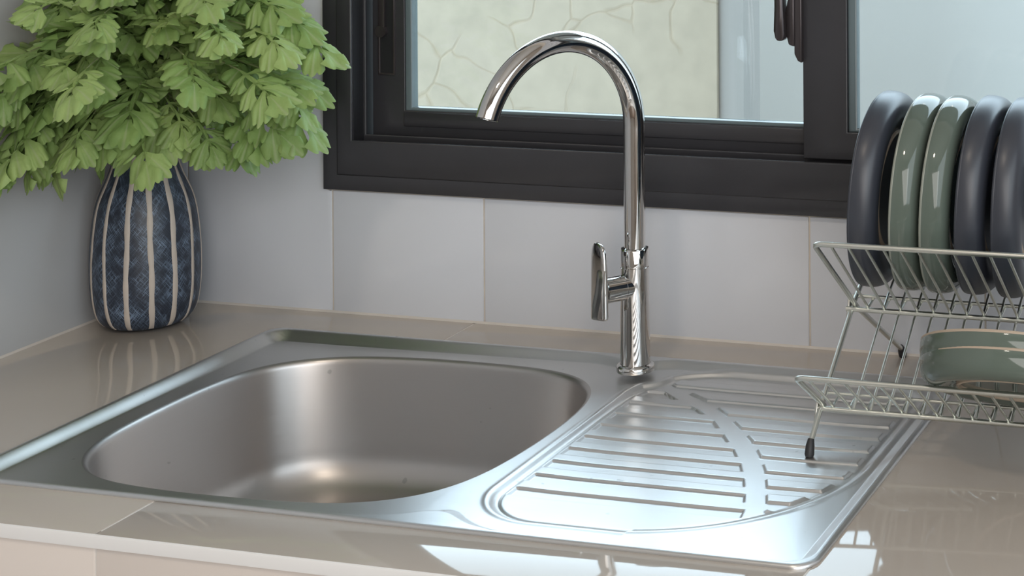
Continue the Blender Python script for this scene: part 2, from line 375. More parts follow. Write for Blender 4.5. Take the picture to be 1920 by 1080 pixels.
# mortar bed lies just under the tile faces so that it shows in the joints
obj('mortar_bed', bm, M_TOPGROUT, top, smooth=False)
for a, b in ((1, J0_-g), (J0_+g, J1_-g), (J1_+g, J2_-g), (J2_+g, 2241-g), (2241+g, 3199)):
    bm = bmesh.new(); box(bm, a, b, YF, YF+7.5, -150, -11, bev=.5)
    obj('front_tile', bm, M_TOPFRONT, top, angle=60)
bm = bmesh.new()
prism(bm, [(YF-2.2, -11), (YF-2.2, -1.6), (YF-1.6, -.4), (YF-.3, .15), (YF-.3, -11)], 'x', 1, 3199)
obj('edge_trim', bm, M_EDGE, top)
slab('wall_counter_base', 1, 3199, -600, -570, -869, -41, M_ROOM)

# ================================================================== SINK
sink = empty('kitchen_sink', (489, -325, 0))
tag(sink, 'stainless steel inset sink with one bowl and ribbed draining board', 'sink')
def sstep(t):
    t = np.clip(t, 0, 1); return t*t*(3-2*t)
def sd_rbox(x, y, x0, x1, y0, y1, r):
    """rounded box, r = (left-front, right-front, right-back, left-back)"""
    cx, cy = (x0+x1)/2, (y0+y1)/2; hx, hy = (x1-x0)/2, (y1-y0)/2
    px, py = x-cx, y-cy
    rr = np.where(px < 0, np.where(py < 0, r[0], r[3]), np.where(py < 0, r[1], r[2]))
    qx, qy = np.abs(px)-hx+rr, np.abs(py)-hy+rr
    return np.minimum(np.maximum(qx, qy), 0) + np.hypot(np.maximum(qx, 0), np.maximum(qy, 0)) - rr
def smin(a, b, k):
    h = np.clip(.5+.5*(b-a)/k, 0, 1); return b*(1-h)+a*h-k*h*(1-h)
RIM_Z, TRAY_Z = 3.6, -6.4
BARS = [-439 + 33.3*k for k in range(10)]
XLy = [-470, -433, -400, -366, -331, -298, -267, -231, -203, -185, -150]; XLx = [952, 945, 933, 919, 902, 882, 860, 834, 805, 778, 735]
XRy = [-470, -442, -413, -379, -345, -311, -277, -246, -214, -184, -153, -130]; XRx = [975, 967, 958, 945, 931, 913, 892, 868, 841, 810, 764, 735]
def drain_sdf(x, y):
    a = sd_rbox(x, y, 717, 1021, -506, -102, (64, 190, 45, 90))
    # concave bite around the tap ledge
    return np.maximum(a, 46 - np.hypot(x-700, y+118))
def sunk(x, y, d=5.0):
    k = 1 + d/607.5
    return 1513.5 + (x-1513.5)/k, -1871.1 + (y+1871.1)/k
def height(x, y):
    x, y = sunk(x, y, 2.5)
    A = sd_rbox(x, y, 238, 738, -541.9, -89.6, (26, 118, 112, 26))
    B = sd_rbox(x, y, 681, 1041.6, -541.9, -89.6, (96, 24, 22, 66))
    t = smin(A, B, 26)
    tz = np.interp(x, [330, 680], [TRAY_Z, -3.0])
    z = RIM_Z + (tz-RIM_Z)*(.8*np.clip(-t/12.5, 0, 1) + .2*sstep(-t/12.5))
    C = drain_sdf(x, y)
    z = z + 0.9*np.exp(-((C-3.0)/3.2)**2)                                # raised bead round the draining board
    z = z - 2.6*sstep((1.0 - C)/5.0)
    z = z - 1.3*np.exp(-((C+6.5)/2.6)**2)                              # gutter just inside it
    z = z - 0.8*sstep((-C)/60.0)*sstep((x-690)/60)                     # slight fall of the board
    xl = np.interp(y, XLy, XLx); xr = np.interp(y, XRy, XRx)
    for k, yc in enumerate(BARS):
        dy = np.abs(y-yc) - 9.0
        left = np.maximum(np.maximum(dy, x-xl), C+11); right = np.maximum(np.maximum(dy, xr-x), C+11)
        if k >= 9: left = left + 99
        z = z + 2.6*sstep((-right+1.2)/3.2) - 2.6*sstep((-left+1.2)/3.2)
    return z
# bowl outline
OUT = [(277,-330),(279,-400),(290,-450),(314,-487),(356,-510),(430,-518.5),(520,-519.5),(600,-514),(650,-493),(681,-458),(695,-405),(701,-335),(701,-270),(694,-215),(680,-182),(654,-156),(620,-141),(555,-133),(458,-130.5),(372,-140),(320,-163),(290,-200),(279,-258)]
def spline_closed(P, n):
    P = np.array(P, float); m = len(P); seg = np.linalg.norm(np.roll(P, -1, 0)-P, axis=1); cum = np.concatenate([[0], np.cumsum(seg)])
    # periodic smooth: dense linear resample then gaussian
    N = 1440; s = np.linspace(0, cum[-1], N, endpoint=False); Q = np.vstack([P, P[:1]])
    D = np.stack([np.interp(s, cum, Q[:, 0]), np.interp(s, cum, Q[:, 1])], 1)
    k = np.arange(-60, 61); gk = np.exp(-(k/26.0)**2/2); gk /= gk.sum()
    Dp = np.vstack([D[-60:], D, D[:60]]); D = np.stack([np.convolve(Dp[:, i], gk, 'valid') for i in (0, 1)], 1)
    c = D.mean(0); return D[::N//n] + (D[::N//n]-c)*0.006
OUT = [(1513.5+(a-1513.5)*(1+5/607.5), -1871.1+(b+1871.1)*(1+5/607.5)) for a, b in OUT]
BO = spline_closed(OUT, 288); BC = np.array([489.0, -325.0])
def inside_poly(px, py, poly):
    r = np.zeros(px.shape, bool); n = len(poly); j = n-1
    for i in range(n):
        xi, yi = poly[i]; xj, yj = poly[j]
        c = ((yi > py) != (yj > py)) & (px < (xj-xi)*(py-yi)/(yj-yi+1e-12)+xi)
        r ^= c; j = i
    return r
def nearest_on(poly, p):
    A = poly; Bn = np.roll(poly, -1, 0); d = Bn-A; t = np.clip(((p-A)*d).sum(1)/(d*d).sum(1), 0, 1)
    q = A+d*t[:, None]; k = np.argmin(((q-p)**2).sum(1)); return q[k]
def outer_poly(inset, R=20, n=14):
    x0, x1, y0, y1 = SX0+inset, SX1-inset, SY0+inset, SY1-inset; r = R-inset; P = []
    for cx, cy, a0 in ((x1-r, y0+r, -90), (x1-r, y1-r, 0), (x0+r, y1-r, 90), (x0+r, y0+r, 180)):
        for i in range(n+1):
            a = math.radians(a0+90*i/n); P.append((cx+r*math.cos(a), cy+r*math.sin(a)))
    return np.array(P)
INS = 4.0
OP = outer_poly(INS)
step = 1.5
nx = int((SX1-SX0-2*INS)/step)+1; ny = int((SY1-SY0-2*INS)/step)+1
gx = np.linspace(SX0+INS, SX1-INS, nx); gy = np.linspace(SY0+INS, SY1-INS, ny)
GX, GY = np.meshgrid(gx, gy, indexing='ij')
inb = inside_poly(GX, GY, BO); outside = ~inside_poly(GX, GY, OP + (OP-OP.mean(0))*1e-5)
bad = inb | outside
# a quad is kept if at least one corner is good; bad corners of kept quads are snapped on to the outline
q = (~bad[:-1, :-1]).astype(int)+(~bad[1:, :-1])+(~bad[1:, 1:])+(~bad[:-1, 1:])
keep = q >= 1
idx = -np.ones(GX.shape, int)
used = np.zeros(GX.shape, bool)
used[:-1, :-1] |= keep; used[1:, :-1] |= keep; used[1:, 1:] |= keep; used[:-1, 1:] |= keep
ii, jj = np.nonzero(used); idx[ii, jj] = np.arange(len(ii))
VX, VY = GX[ii, jj].copy(), GY[ii, jj].copy()
for k in np.nonzero(bad[ii, jj])[0]:
    p = np.array([VX[k], VY[k]]); c = nearest_on(BO if inb[ii[k], jj[k]] else OP, p); VX[k], VY[k] = c
# a point that lies on the wrong side of the lip is never left over: all snapped above
HZ = height(VX, VY); e = .4
NX_ = -(height(VX+e, VY)-height(VX-e, VY))/(2*e); NY_ = -(height(VX, VY+e)-height(VX, VY-e))/(2*e)
NN = np.stack([NX_, NY_, np.ones_like(NX_)], 1); NN /= np.linalg.norm(NN, axis=1)[:, None]
fi, fj = np.nonzero(keep)
quads = np.stack([idx[fi, fj], idx[fi+1, fj], idx[fi+1, fj+1], idx[fi, fj+1]], 1)
fx = (gx[fi]+gx[fi+1])/2
SPLIT = 712.0
def grid_part(name, sel):
    qd = quads[sel]; u = np.unique(qd); remap = -np.ones(len(VX), int); remap[u] = np.arange(len(u)); qd = remap[qd]
    co = np.stack([(VX[u]-489)*S, (VY[u]+325)*S, HZ[u]*S], 1)
    me = bpy.data.meshes.new(name); me.vertices.add(len(u)); me.vertices.foreach_set('co', co.ravel())
    me.loops.add(qd.size); me.loops.foreach_set('vertex_index', qd.ravel().astype(np.int32))
    me.polygons.add(len(qd)); me.polygons.foreach_set('loop_start', (np.arange(len(qd))*4).astype(np.int32)); me.polygons.foreach_set('loop_total', np.full(len(qd), 4, np.int32))
    me.update(calc_edges=True); me.validate(clean_customdata=False)
    me.polygons.foreach_set('use_smooth', np.ones(len(me.polygons), bool))
    uvl = me.uv_layers.new(name='brush'); lv = np.zeros(len(me.loops), np.int32); me.loops.foreach_get('vertex_index', lv)
    uvl.data.foreach_set('uv', co[lv][:, :2].ravel())
    me.normals_split_custom_set_from_vertices([tuple(v) for v in NN[u]])
    return link_mesh(name, me, M_STEEL, sink)
grid_part('deck', fx < SPLIT)
grid_part('drainboard', fx >= SPLIT)
# rolled outer rim
bm = bmesh.new(); uvl = bm.loops.layers.uv.new('brush')
prof = [(4.0, None), (2.6, -.12), (1.4, -.6), (.5, -1.4), (0, -2.5), (0, -4.0)]
rings = []
for ins, dz in prof:
    P_ = outer_poly(ins); zz = height(outer_poly(4.0)[:, 0], outer_poly(4.0)[:, 1])
    rings.append([bm.verts.new((p[0], p[1], max(z+(dz or 0), .02))) for p, z in zip(P_, zz)])
for a, b in zip(rings[:-1], rings[1:]):
    for k in range(len(a)):
        f = bm.faces.new((a[k], a[(k+1) % len(a)], b[(k+1) % len(a)], b[k]))
for f in bm.faces:
    for l in f.loops: l[uvl].uv = (l.vert.co.x*S, l.vert.co.y*S)
o = obj('rim', bm, M_STEEL, sink, angle=80, origin=(489, -325, 0)); o.location = (0, 0, 0)
# bowl
bm = bmesh.new(); uvl = bm.loops.layers.uv.new('brush')
bowl_prof = [(0, 0), (1.2, -.25), (2.6, -1.0), (3.9, -2.4), (4.7, -4.4), (5.1, -7)]
for zz in np.linspace(-16, -98, 9): bowl_prof.append((5.1 + (-7-zz)*.11, zz))
off0 = bowl_prof[-1][0]; Rf = 40
for a in np.linspace(0, PI/2, 11)[1:]: bowl_prof.append((off0 + Rf*(1-math.cos(a)), -98 - Rf*math.sin(a)))
for t in np.linspace(0, 1, 7)[1:]: bowl_prof.append((off0+Rf + t*(203-off0-Rf-46), -138 - 4*t))
zb = height(BO[:, 0], BO[:, 1])
dist = np.hypot(BO[:, 0]-BC[0], BO[:, 1]-BC[1]); arcl = np.concatenate([[0], np.cumsum(np.hypot(*(np.roll(BO, -1, 0)-BO).T))])
rings = []
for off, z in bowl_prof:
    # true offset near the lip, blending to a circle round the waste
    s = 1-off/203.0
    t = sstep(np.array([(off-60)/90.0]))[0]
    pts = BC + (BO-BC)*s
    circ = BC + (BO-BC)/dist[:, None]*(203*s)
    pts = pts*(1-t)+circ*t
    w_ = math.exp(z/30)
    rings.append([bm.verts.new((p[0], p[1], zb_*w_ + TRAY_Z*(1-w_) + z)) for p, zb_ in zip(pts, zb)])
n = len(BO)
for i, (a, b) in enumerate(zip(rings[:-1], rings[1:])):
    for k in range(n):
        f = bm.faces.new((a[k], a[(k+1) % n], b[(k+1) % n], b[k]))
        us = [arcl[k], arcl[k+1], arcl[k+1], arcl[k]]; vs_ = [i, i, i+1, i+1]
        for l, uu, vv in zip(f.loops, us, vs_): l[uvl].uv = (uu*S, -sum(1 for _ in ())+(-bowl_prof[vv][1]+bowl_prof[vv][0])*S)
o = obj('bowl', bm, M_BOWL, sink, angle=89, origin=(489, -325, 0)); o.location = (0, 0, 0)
for p_ in o.data.polygons: pass
bm = bmesh.new()
lathe(bm, [(47, -141.6), (46, -142.6), (40, -143.5), (37, -147), (34, -152), (0, -152)], 48)
o = obj('waste_ring', bm, M_STRAIN, sink)
bm = bmesh.new(); lathe(bm, [(0, -146), (22, -146.2), (27, -147.5), (28, -150), (28, -152)], 40); lathe(bm, [(0, -140), (5, -140.5), (5.5, -142), (3, -143.5), (3, -146)], 20)
obj('strainer', bm, M_STRAIN, sink)

# ================================================================== TAP
FX, FY = 701.0, -124.0
tap = empty('kitchen_tap', (FX, FY, RIM_Z)); tag(tap, 'tall chrome swan-neck mixer tap on the ledge behind the sink', 'tap')
ch = []
bm = bmesh.new(); lathe(bm, [(0, 3.4), (20, 3.4), (20.2, 4.4), (20.2, 8.2), (19.4, 9.6), (17.6, 10.6), (15.9, 11)], 56, (FX, FY, 0)); ch.append(obj('base_flange', bm, M_CHROME, tap))
bm = bmesh.new(); lathe(bm, [(15.7, 10.5), (15.6, 40), (15.3, 80), (15.1, 113.2), (14.6, 113.6)], 56, (FX, FY, 0)); ch.append(obj('tap_body', bm, M_CHROME, tap))
bm = bmesh.new(); lathe(bm, [(14.6, 113.4), (14.6, 114.6), (15.1, 115.0), (15.1, 131.5), (14.3, 132.9), (12.6, 133.2), (11.2, 131.5)], 56, (FX, FY, 0)); ch.append(obj('swivel_collar', bm, M_CHROME, tap))
AZ, RA, ZS, AE = math.radians(247), 98.0, 264.0, 2.80
dx, dy = math.cos(AZ), math.sin(AZ)
path = [(FX, FY, z) for z in np.linspace(128, ZS-4, 12)]
for a in np.linspace(0, AE, 56):
    r = RA*(1-math.cos(a)); path.append((FX+dx*r, FY+dy*r, ZS+RA*math.sin(a)))
bm = bmesh.new(); tube(bm, path, 11.2, 40, cap=False); 
# turned-in mouth of the spout with a dark aerator
end = Vector(path[-1]); tdir = (Vector(path[-1])-Vector(path[-2])).normalized()
o_sp = obj('spout', bm, M_CHROME, tap); ch.append(o_sp)
bm = bmesh.new(); tube(bm, [end-tdir*7, end-tdir*1.2], 10.9, 32); ch.append(obj('aerator', bm, M_RUBBER, tap))
bm = bmesh.new(); tube(bm, [end-tdir*2.5, end-tdir*.2, end-tdir*.2, end-tdir*2.5], 11, 40, cap=False, radii=[11.25, 11.25, 10.2, 10.0]); ch.append(obj('spout_mouth', bm, M_CHROME, tap))
# side lever
HA = math.radians(232); hd = Vector((math.cos(HA), math.sin(HA), 0)); hs = Vector((-hd.y, hd.x, 0)); hc = Vector((FX, FY, 93))
bm = bmesh.new()
tube(bm, [hc+hd*6, hc+hd*14.2, hc+hd*14.4], 13, 40, radii=[13.6, 13.6, 13.0]); tube(bm, [hc+hd*14.0, hc+hd*35, hc+hd*36], 13, 40, radii=[13.2, 13.2, 12.2])
ch.append(obj('valve_barrel', bm, M_CHROME, tap))
bm = bmesh.new(); tube(bm, [hc+hd*35, hc+hd*40], 8.5, 28); ch.append(obj('valve_stem', bm, M_CHROME, tap))
bm = bmesh.new()
# lever plate: tall blade, rounded top, slanted foot
rings = []
for z, hw, th in ((-29.6, 14.0, 2.4), (-29, 15.6, 3.1), (-27, 16.4, 3.5), (0, 16.4, 3.4), (20, 15.9, 3.2), (36, 15.0, 2.9), (43, 13.6, 2.6), (47, 11.5, 2.3), (49.8, 8.0, 1.9), (51, 4.0, 1.2)):
    ring = []
    for k in range(24):
        a = 2*PI*k/24; ca, sa = math.cos(a), math.sin(a); e_ = .38
        s_ = hw*math.copysign(abs(ca)**e_, ca); t_ = th*math.copysign(abs(sa)**.6, sa)
        zz = z + (.16*s_ if z < -20 else 0)
        ring.append(bm.verts.new(hc + hs*s_ + Vector((0, 0, zz)) + hd*(41 + t_ + max(0, z)*.015)))
    rings.append(ring)
for a, b in zip(rings[:-1], rings[1:]):
    for k in range(24): bm.faces.new((a[k], a[(k+1) % 24], b[(k+1) % 24], b[k]))
bm.faces.new(rings[0][::-1]); bm.faces.new(rings[-1])
ch.append(obj('lever', bm, M_CHROME, tap, angle=50))
for c in ch: fix_parent(c)

# ================================================================== WINDOW
win = empty('window_1'); tag(win, kind='structure')
def wpart(name, bm, m, parent=None, **k): return obj(name, bm, m, parent or win, **k)
# outer frame: stepped face, bottom / left / right / top members
bm = bmesh.new()
def ringframe(bm, x0, x1, z0, z1, wl_, wb, y0, y1, bev=.8, wr=None, wt=None):
    wr = wl_ if wr is None else wr; wt = wb if wt is None else wt
    o_ = [(x0, z0), (x1, z0), (x1, z1), (x0, z1)]; i_ = [(x0+wl_, z0+wb), (x1-wr, z0+wb), (x1-wr, z1-wt), (x0+wl_, z1-wt)]
    V = [[bm.verts.new((p[0], y, p[1])) for p in pp] for y in (y0, y1) for pp in (o_, i_)]
    O0, I0, O1, I1 = V; es = []
    for k in range(4):
        k2 = (k+1) % 4
        bm.faces.new((O0[k], O0[k2], I0[k2], I0[k])); bm.faces.new((O1[k], I1[k], I1[k2], O1[k2]))
        bm.faces.new((O0[k], O1[k], O1[k2], O0[k2])); bm.faces.new((I0[k], I0[k2], I1[k2], I1[k]))
    if bev:
        es = [e for e in bm.edges if e.is_valid and ({v for v in e.verts} <= set(I0) or {v for v in e.verts} <= set(O0))]
        bmesh.ops.bevel(bm, geom=es, offset=bev, segments=2, affect='EDGES', profile=.5)
ringframe(bm, WX0, WX1, WZ0, WZ1, 19, 18, -7, 1.0)
ringframe(bm, WX0+18.5, WX1-18.5, WZ0+17.6, WZ1-17.6, 20, 42, -8.2, -3, bev=2.2)
wpart('outer_frame', bm, M_ALU, angle=50)
bm = bmesh.new()
ringframe(bm, WX0+9, WX1-9, WZ0+9, WZ1-9, 30, 42, -3, 68, bev=0)      # channel floor and jambs
wpart('track_channel', bm, M_ALUD, smooth=False)
bm = bmesh.new()
ringframe(bm, WX0+30, WX1-30, WZ0+40, WZ1-40, 11.5, 22.3, 17.5, 21, bev=1.5)
wpart('track_rib', bm, M_ALU, angle=50)
bm = bmesh.new(); ringframe(bm, WX0+30, WX1-30, WZ0+40, WZ1-40, 11.5, 16, 48, 60, bev=.5); wpart('track_rib', bm, M_ALU, angle=50)
# left sash (rear track)
LX0, LX1, LZ0, LZ1 = 291.5, 893.0, 206.0, 1095.0; GZ = 240.3
ls = empty('left_sash', parent=win)
bm = bmesh.new(); ringframe(bm, LX0, LX1, LZ0, LZ1, 43.0, GZ-LZ0-1.5, 26, 44, bev=1.0); 
obj('sash_frame', bm, M_ALU, ls, angle=50)
bm = bmesh.new()   # lower band of the rail stands forward less: a cover strip above it
box(bm, LX0+43, LX1-10, 23.5, 27, GZ-20, GZ-2.5, bev=1.2); obj('sash_frame', bm, M_ALU, ls, angle=50)
bm = bmesh.new(); ringframe(bm, LX0+42.5, LX1-42.5, GZ-2.5, LZ1-34, 8.6, 4.6, 28, 42, bev=1.8); obj('glazing_bead', bm, M_BEAD, ls, angle=60)
bm = bmesh.new(); box(bm, LX0+46, LX1-46, 33, 38, GZ, LZ1-36); obj('glass_pane', bm, M_GLASS, ls, smooth=False)
# pull handle recessed in the left stile
bm = bmesh.new(); ringframe(bm, LX0+9, LX0+31, 281, 430, 2.2, 2.2, 23.6, 26.2, bev=.6); obj('pull_handle', bm, M_LATCH, ls, angle=60)
bm = bmesh.new(); box(bm, LX0+11, LX0+29, 25.4, 26.4, 283, 428); obj('handle_recess', bm, M_ALUD, ls, smooth=False)
bm = bmesh.new(); tube(bm, [(LX0+14, 20, 333), (LX0+14, 26, 333)], 7, 24); box(bm, LX0+11, LX0+19, 21, 25.5, 336, 420, bev=1.5); obj('handle_catch', bm, M_LATCH, ls)
# right sash (front track)
RX0, RX1, RZ0, RZ1 = 846.5, 1452.0, 209.8, 1095.0
rs = empty('right_sash', parent=win)
bm = bmesh.new(); ringframe(bm, RX0, RX1, RZ0, RZ1, 51.2, GZ-RZ0, .5, 17, bev=1.0); obj('sash_frame', bm, M_ALU, rs, angle=50)
bm = bmesh.new(); ringframe(bm, RX0+51, RX1-50, GZ-.5, RZ1-34, 10.5, 4.6, 4, 15, bev=2.2); obj('glazing_bead', bm, M_BEAD, rs, angle=60)
bm = bmesh.new(); box(bm, RX0+55, RX1-54, 8, 13, GZ+2, RZ1-36); obj('glass_pane', bm, M_GLASS, rs, smooth=False)
# crescent latch on the inner side of the meeting stile
lt = empty('window_latch', parent=rs)
lt.parent = win
bm = bmesh.new(); prism(bm, [(RX0+1, 316), (RX0+1, 420), (RX0-8, 420), (RX0-8, 326), (RX0-4, 318)], 'y', -6, 10, bev=1.6, seg=3); obj('latch_plate', bm, M_LATCH, lt, angle=60)
bm = bmesh.new(); prism(bm, [(RX0-7, 334), (RX0-7, 392), (RX0-15, 386), (RX0-17, 372), (RX0-17, 348), (RX0-14, 336)], 'y', -8, 6, bev=2, seg=3); obj('latch_cam', bm, M_LATCH, lt, angle=60)
bm = bmesh.new(); prism(bm, [(RX0-16, 343), (RX0-16, 350), (RX0-17.5, 380), (RX0-17, 430), (RX0-28, 430), (RX0-27, 378), (RX0-28, 352), (RX0-27, 344), (RX0-24, 341), (RX0-19, 341)], 'y', -16, -3, bev=2, seg=3); obj('latch_lever', bm, M_LATCH, lt, angle=60)

# ================================================================== OUTSIDE
def outside(name, x0, x1, y0, y1, z0, z1, m, label, cat, bev=0):
    bm = bmesh.new(); box(bm, x0, x1, y0, y1, z0, z1, bev=bev); return tag(obj(name, bm, m, smooth=bool(bev), origin=((x0+x1)/2, (y0+y1)/2, z0)), label, cat)
outside('sky_blocker_slab', -1500, 4000, 131, 1050, 1500, 1620, M_STRIPOUT, 'unseen grey slab added above the window to block high sky', 'light blocker')  # unseen slab added to cut off the steep sky light
outside('garden_wall', -6000, 128, 1500, 1620, -869, 760, M_STUCCO, 'cream textured boundary wall outside behind the left pane', 'wall')
outside('pane_reflection_strip', 128.5, 182, 1510, 1600, -869, 900, M_STRIPOUT, 'pale grey strip standing in for a reflection in the left pane', 'reflection strip')  # solid strip stands in for a reflection in the left pane
outside('neighbour_wall', -900, 6000, 2300, 2450, -869, 1000, M_PALEOUT, 'pale blue grey rendered wall outside behind the right pane', 'wall')
outside('outdoor_ground', -6000, 6000, 131, 8000, -990, -870, M_GROUND, 'concrete paving outside the window', 'ground')
for nm in ('outdoor_ground', 'sky_blocker_slab'):
    bpy.data.objects[nm]['kind'] = 'structure'
    for k in ('label', 'category'): del bpy.data.objects[nm][k]

# ================================================================== VASE
VXc, VYc = 63.0, -87.0
vase = empty('flower_vase', (VXc, VYc, 0)); tag(vase, 'dark indigo hatched ceramic vase with cream stripes in the corner', 'vase')
VP = [(a*.89, b*.972) for a, b in [(0, .3), (38, .3), (46, 1.6), (53, 5), (59.5, 12), (64, 24), (66.8, 42), (67.8, 64), (67.6, 86), (66.2, 108), (64.2, 126), (61.6, 141), (57.6, 155), (51.5, 168), (45.4, 181), (40.8, 193), (38.2, 205), (37.0, 218), (36.8, 232), (37.8, 243), (39.5, 250), (39.8, 252), (38, 252.4), (35.2, 250), (33.8, 232), (34.6, 205), (42, 181), (56, 150), (62, 110), (63, 60), (50, 12), (0, 10)]]
def smooth_prof(P, it=1):
    for _ in range(it):
        Q = [P[0]]
        for a, b in zip(P[:-1], P[1:]): Q += [(a[0]*.75+b[0]*.25, a[1]*.75+b[1]*.25), (a[0]*.25+b[0]*.75, a[1]*.25+b[1]*.75)]
        Q.append(P[-1]); P = Q
    return P
NST = 14; A0 = math.radians(-45.6)       # a stripe faces the camera at this angle
bm = bmesh.new(); uvl = bm.loops.layers.uv.new('brush'); n = 168
prof = smooth_prof(VP[1:-1])
rings = [[bm.verts.new((r*math.cos(2*PI*k/n + A0), r*math.sin(2*PI*k/n + A0), z)) for k in range(n)] for r, z in prof]
for i in range(len(rings)-1):
    for k in range(n):
        f = bm.faces.new((rings[i][k], rings[i][(k+1) % n], rings[i+1][(k+1) % n], rings[i+1][k]))
        per = n//NST
        for l, kk, zz in zip(f.loops, (k, k+1, k+1, k), (i, i, i+1, i+1)):
            pan = k//per; u = (kk-pan*per)/per*34.0
            if pan % 2: u = 34.0-u
            l[uvl].uv = (u + 70*(pan//2), prof[zz][1]+ (pan % 2)*3)
bm.faces.new([rings[0][k] for k in range(n)][::-1]); bm.faces.new([rings[-1][k] for k in range(n)])
o = obj('vase_body', bm, M_VASE, vase, angle=60)
outer = [p for p in smooth_prof(VP[1:21]) if p[1] > 2.5]
rnd = random.Random(3)
for s_ in range(NST):
    bm = bmesh.new(); L = R_ = None; ph = rnd.uniform(0, 6); wv = rnd.uniform(.8, 1.15); prev = None
    for i, (r, z) in enumerate(outer):
        c = A0 + 2*PI*s_/NST + .018*math.sin(z/46+ph) + .006*math.sin(z/11+ph)
        hw = (3.3*wv + .35*math.sin(z/5.3+ph*2))/r*(1 if z < 175 else .92)
        row = []
        for t, lift in ((-1, -.3), (-.8, .35), (0, .5), (.8, .35), (1, -.3)):
            a = c+hw*t; rr = r+lift; row.append(bm.verts.new((rr*math.cos(a), rr*math.sin(a), z)))
        if prev:
            for a, b in zip(range(4), range(1, 5)): bm.faces.new((prev[a], prev[b], row[b], row[a]))
        prev = row
    obj('stripe', bm, M_STRIPE, vase, angle=80)

# ================================================================== FOLIAGE
def leaf_mesh(seed):
    """pinnate leaf with fan-shaped scalloped lobes; base at the origin, grows along +x, 100 mm long"""
    r = random.Random(seed); bm = bmesh.new(); uvl = bm.loops.layers.uv.new('brush')
    def strip(p0, d, length, w_of, nu=7, nv=6, scallop=0, cup=0.25, droop=0.3, zoff=0):
        side = Vector((-d.y, d.x, 0)); rows = []
        for i in range(nu+1):
            u = i/nu; row = []
            for j in range(nv+1):
                v = j/nv*2-1
                w_ = w_of(u)
                ext = 1.0
                if scallop: ext = 1 + scallop*(.62*abs(math.cos(v*PI*1.5))**.85 - .35 - .85*v*v)*u**2
                ang = v*1.0*(u**1.3)
                x = length*u*ext*math.cos(ang*.55); y = w_*v*(1 - .10*u*abs(v))*(1+.10*math.sin(u*9+ (2 if v > 0 else 0))*abs(v)*u)
                z = cup*abs(y) - droop*length*u*u + .05*length*math.sin(7*u+3*v+zoff)*u
                p = p0 + d*x + side*y + Vector((0, 0, z+zoff*.3))
                row.append((bm.verts.new(p), 1-min(1, abs(v)*1.5)))
            rows.append(row)
        for i in range(nu):
            for j in range(nv):
                f = bm.faces.new((rows[i][j][0], rows[i+1][j][0], rows[i+1][j+1][0], rows[i][j+1][0]))
                for l, c in zip(f.loops, (rows[i][j][1], rows[i+1][j][1], rows[i+1][j+1][1], rows[i][j+1][1])): l[uvl].uv = (c, 0)
    strip(Vector((0, 0, 0)), Vector((1, 0, 0)), 72, lambda u: 1.1 + 2.3*math.sin(PI*min(u*1.1, 1)), 8, 4, 0, .1, .10)
    def mid(x): return Vector((x, 0, -.10*72*(x/72)**2))
    def fan(wm): return lambda u: wm*(.14 + .86*(u**1.25))*(1 if u < .9 else .96)
    lobes = [(16, 62, 28, 13), (36, 56, 37, 17.5), (56, 44, 37, 18.5)]
    for x, a, L, wd in lobes:
        for sgn in (1, -1):
            if r.random() < .05: continue
            aa = math.radians(a + r.uniform(-9, 9))*sgn; d = Vector((math.cos(aa), math.sin(aa), 0))
            strip(mid(x + r.uniform(-4, 4)), d, L*r.uniform(.85, 1.15), fan(wd*r.uniform(.85, 1.2)), 7, 18, .34, r.uniform(-.25, .5), r.uniform(-.1, .7), r.uniform(-1, 1))
    strip(mid(68), Vector((1, 0, 0)), 36, fan(21), 7, 18, .34, r.uniform(0, .3), r.uniform(.1, .4), .5)
    for v in bm.verts:      # whole leaf arches and curls
        x = v.co.x; v.co.z -= .0019*x*x*r.choice([1]); 
    bmesh.ops.scale(bm, vec=(S, S, S), verts=bm.verts)
    for f in bm.faces: f.smooth = True
    me = bpy.data.meshes.new('leaf'); bm.to_mesh(me); bm.free(); me.materials.append(M_LEAF); return me
LEAVES = [leaf_mesh(s) for s in range(7)]
plant = empty('leafy_bouquet', (VXc, VYc, 246)); tag(plant, 'bunch of light green lobed leaves arranged in the striped vase', 'foliage')
rnd = random.Random(21)
mouth = Vector((VXc, VYc, 246))
nleaf = 0
tips = []
for k in range(30):
    # directions spread evenly over a dome that leans into the room
    t = (k+.5)/30; el = math.asin(1 - 1.12*t); az = k*2.39996 + rnd.uniform(-.25, .25)
    d = Vector((math.cos(el)*math.cos(az), math.cos(el)*math.sin(az), math.sin(el)))
    tip = mouth + Vector((80, -95, 72)) + Vector((d.x*(140 if k % 3 else 95), d.y*(115 if k % 3 else 80), d.z*(112 if k % 3 else 60)))
    tips.append(tip)
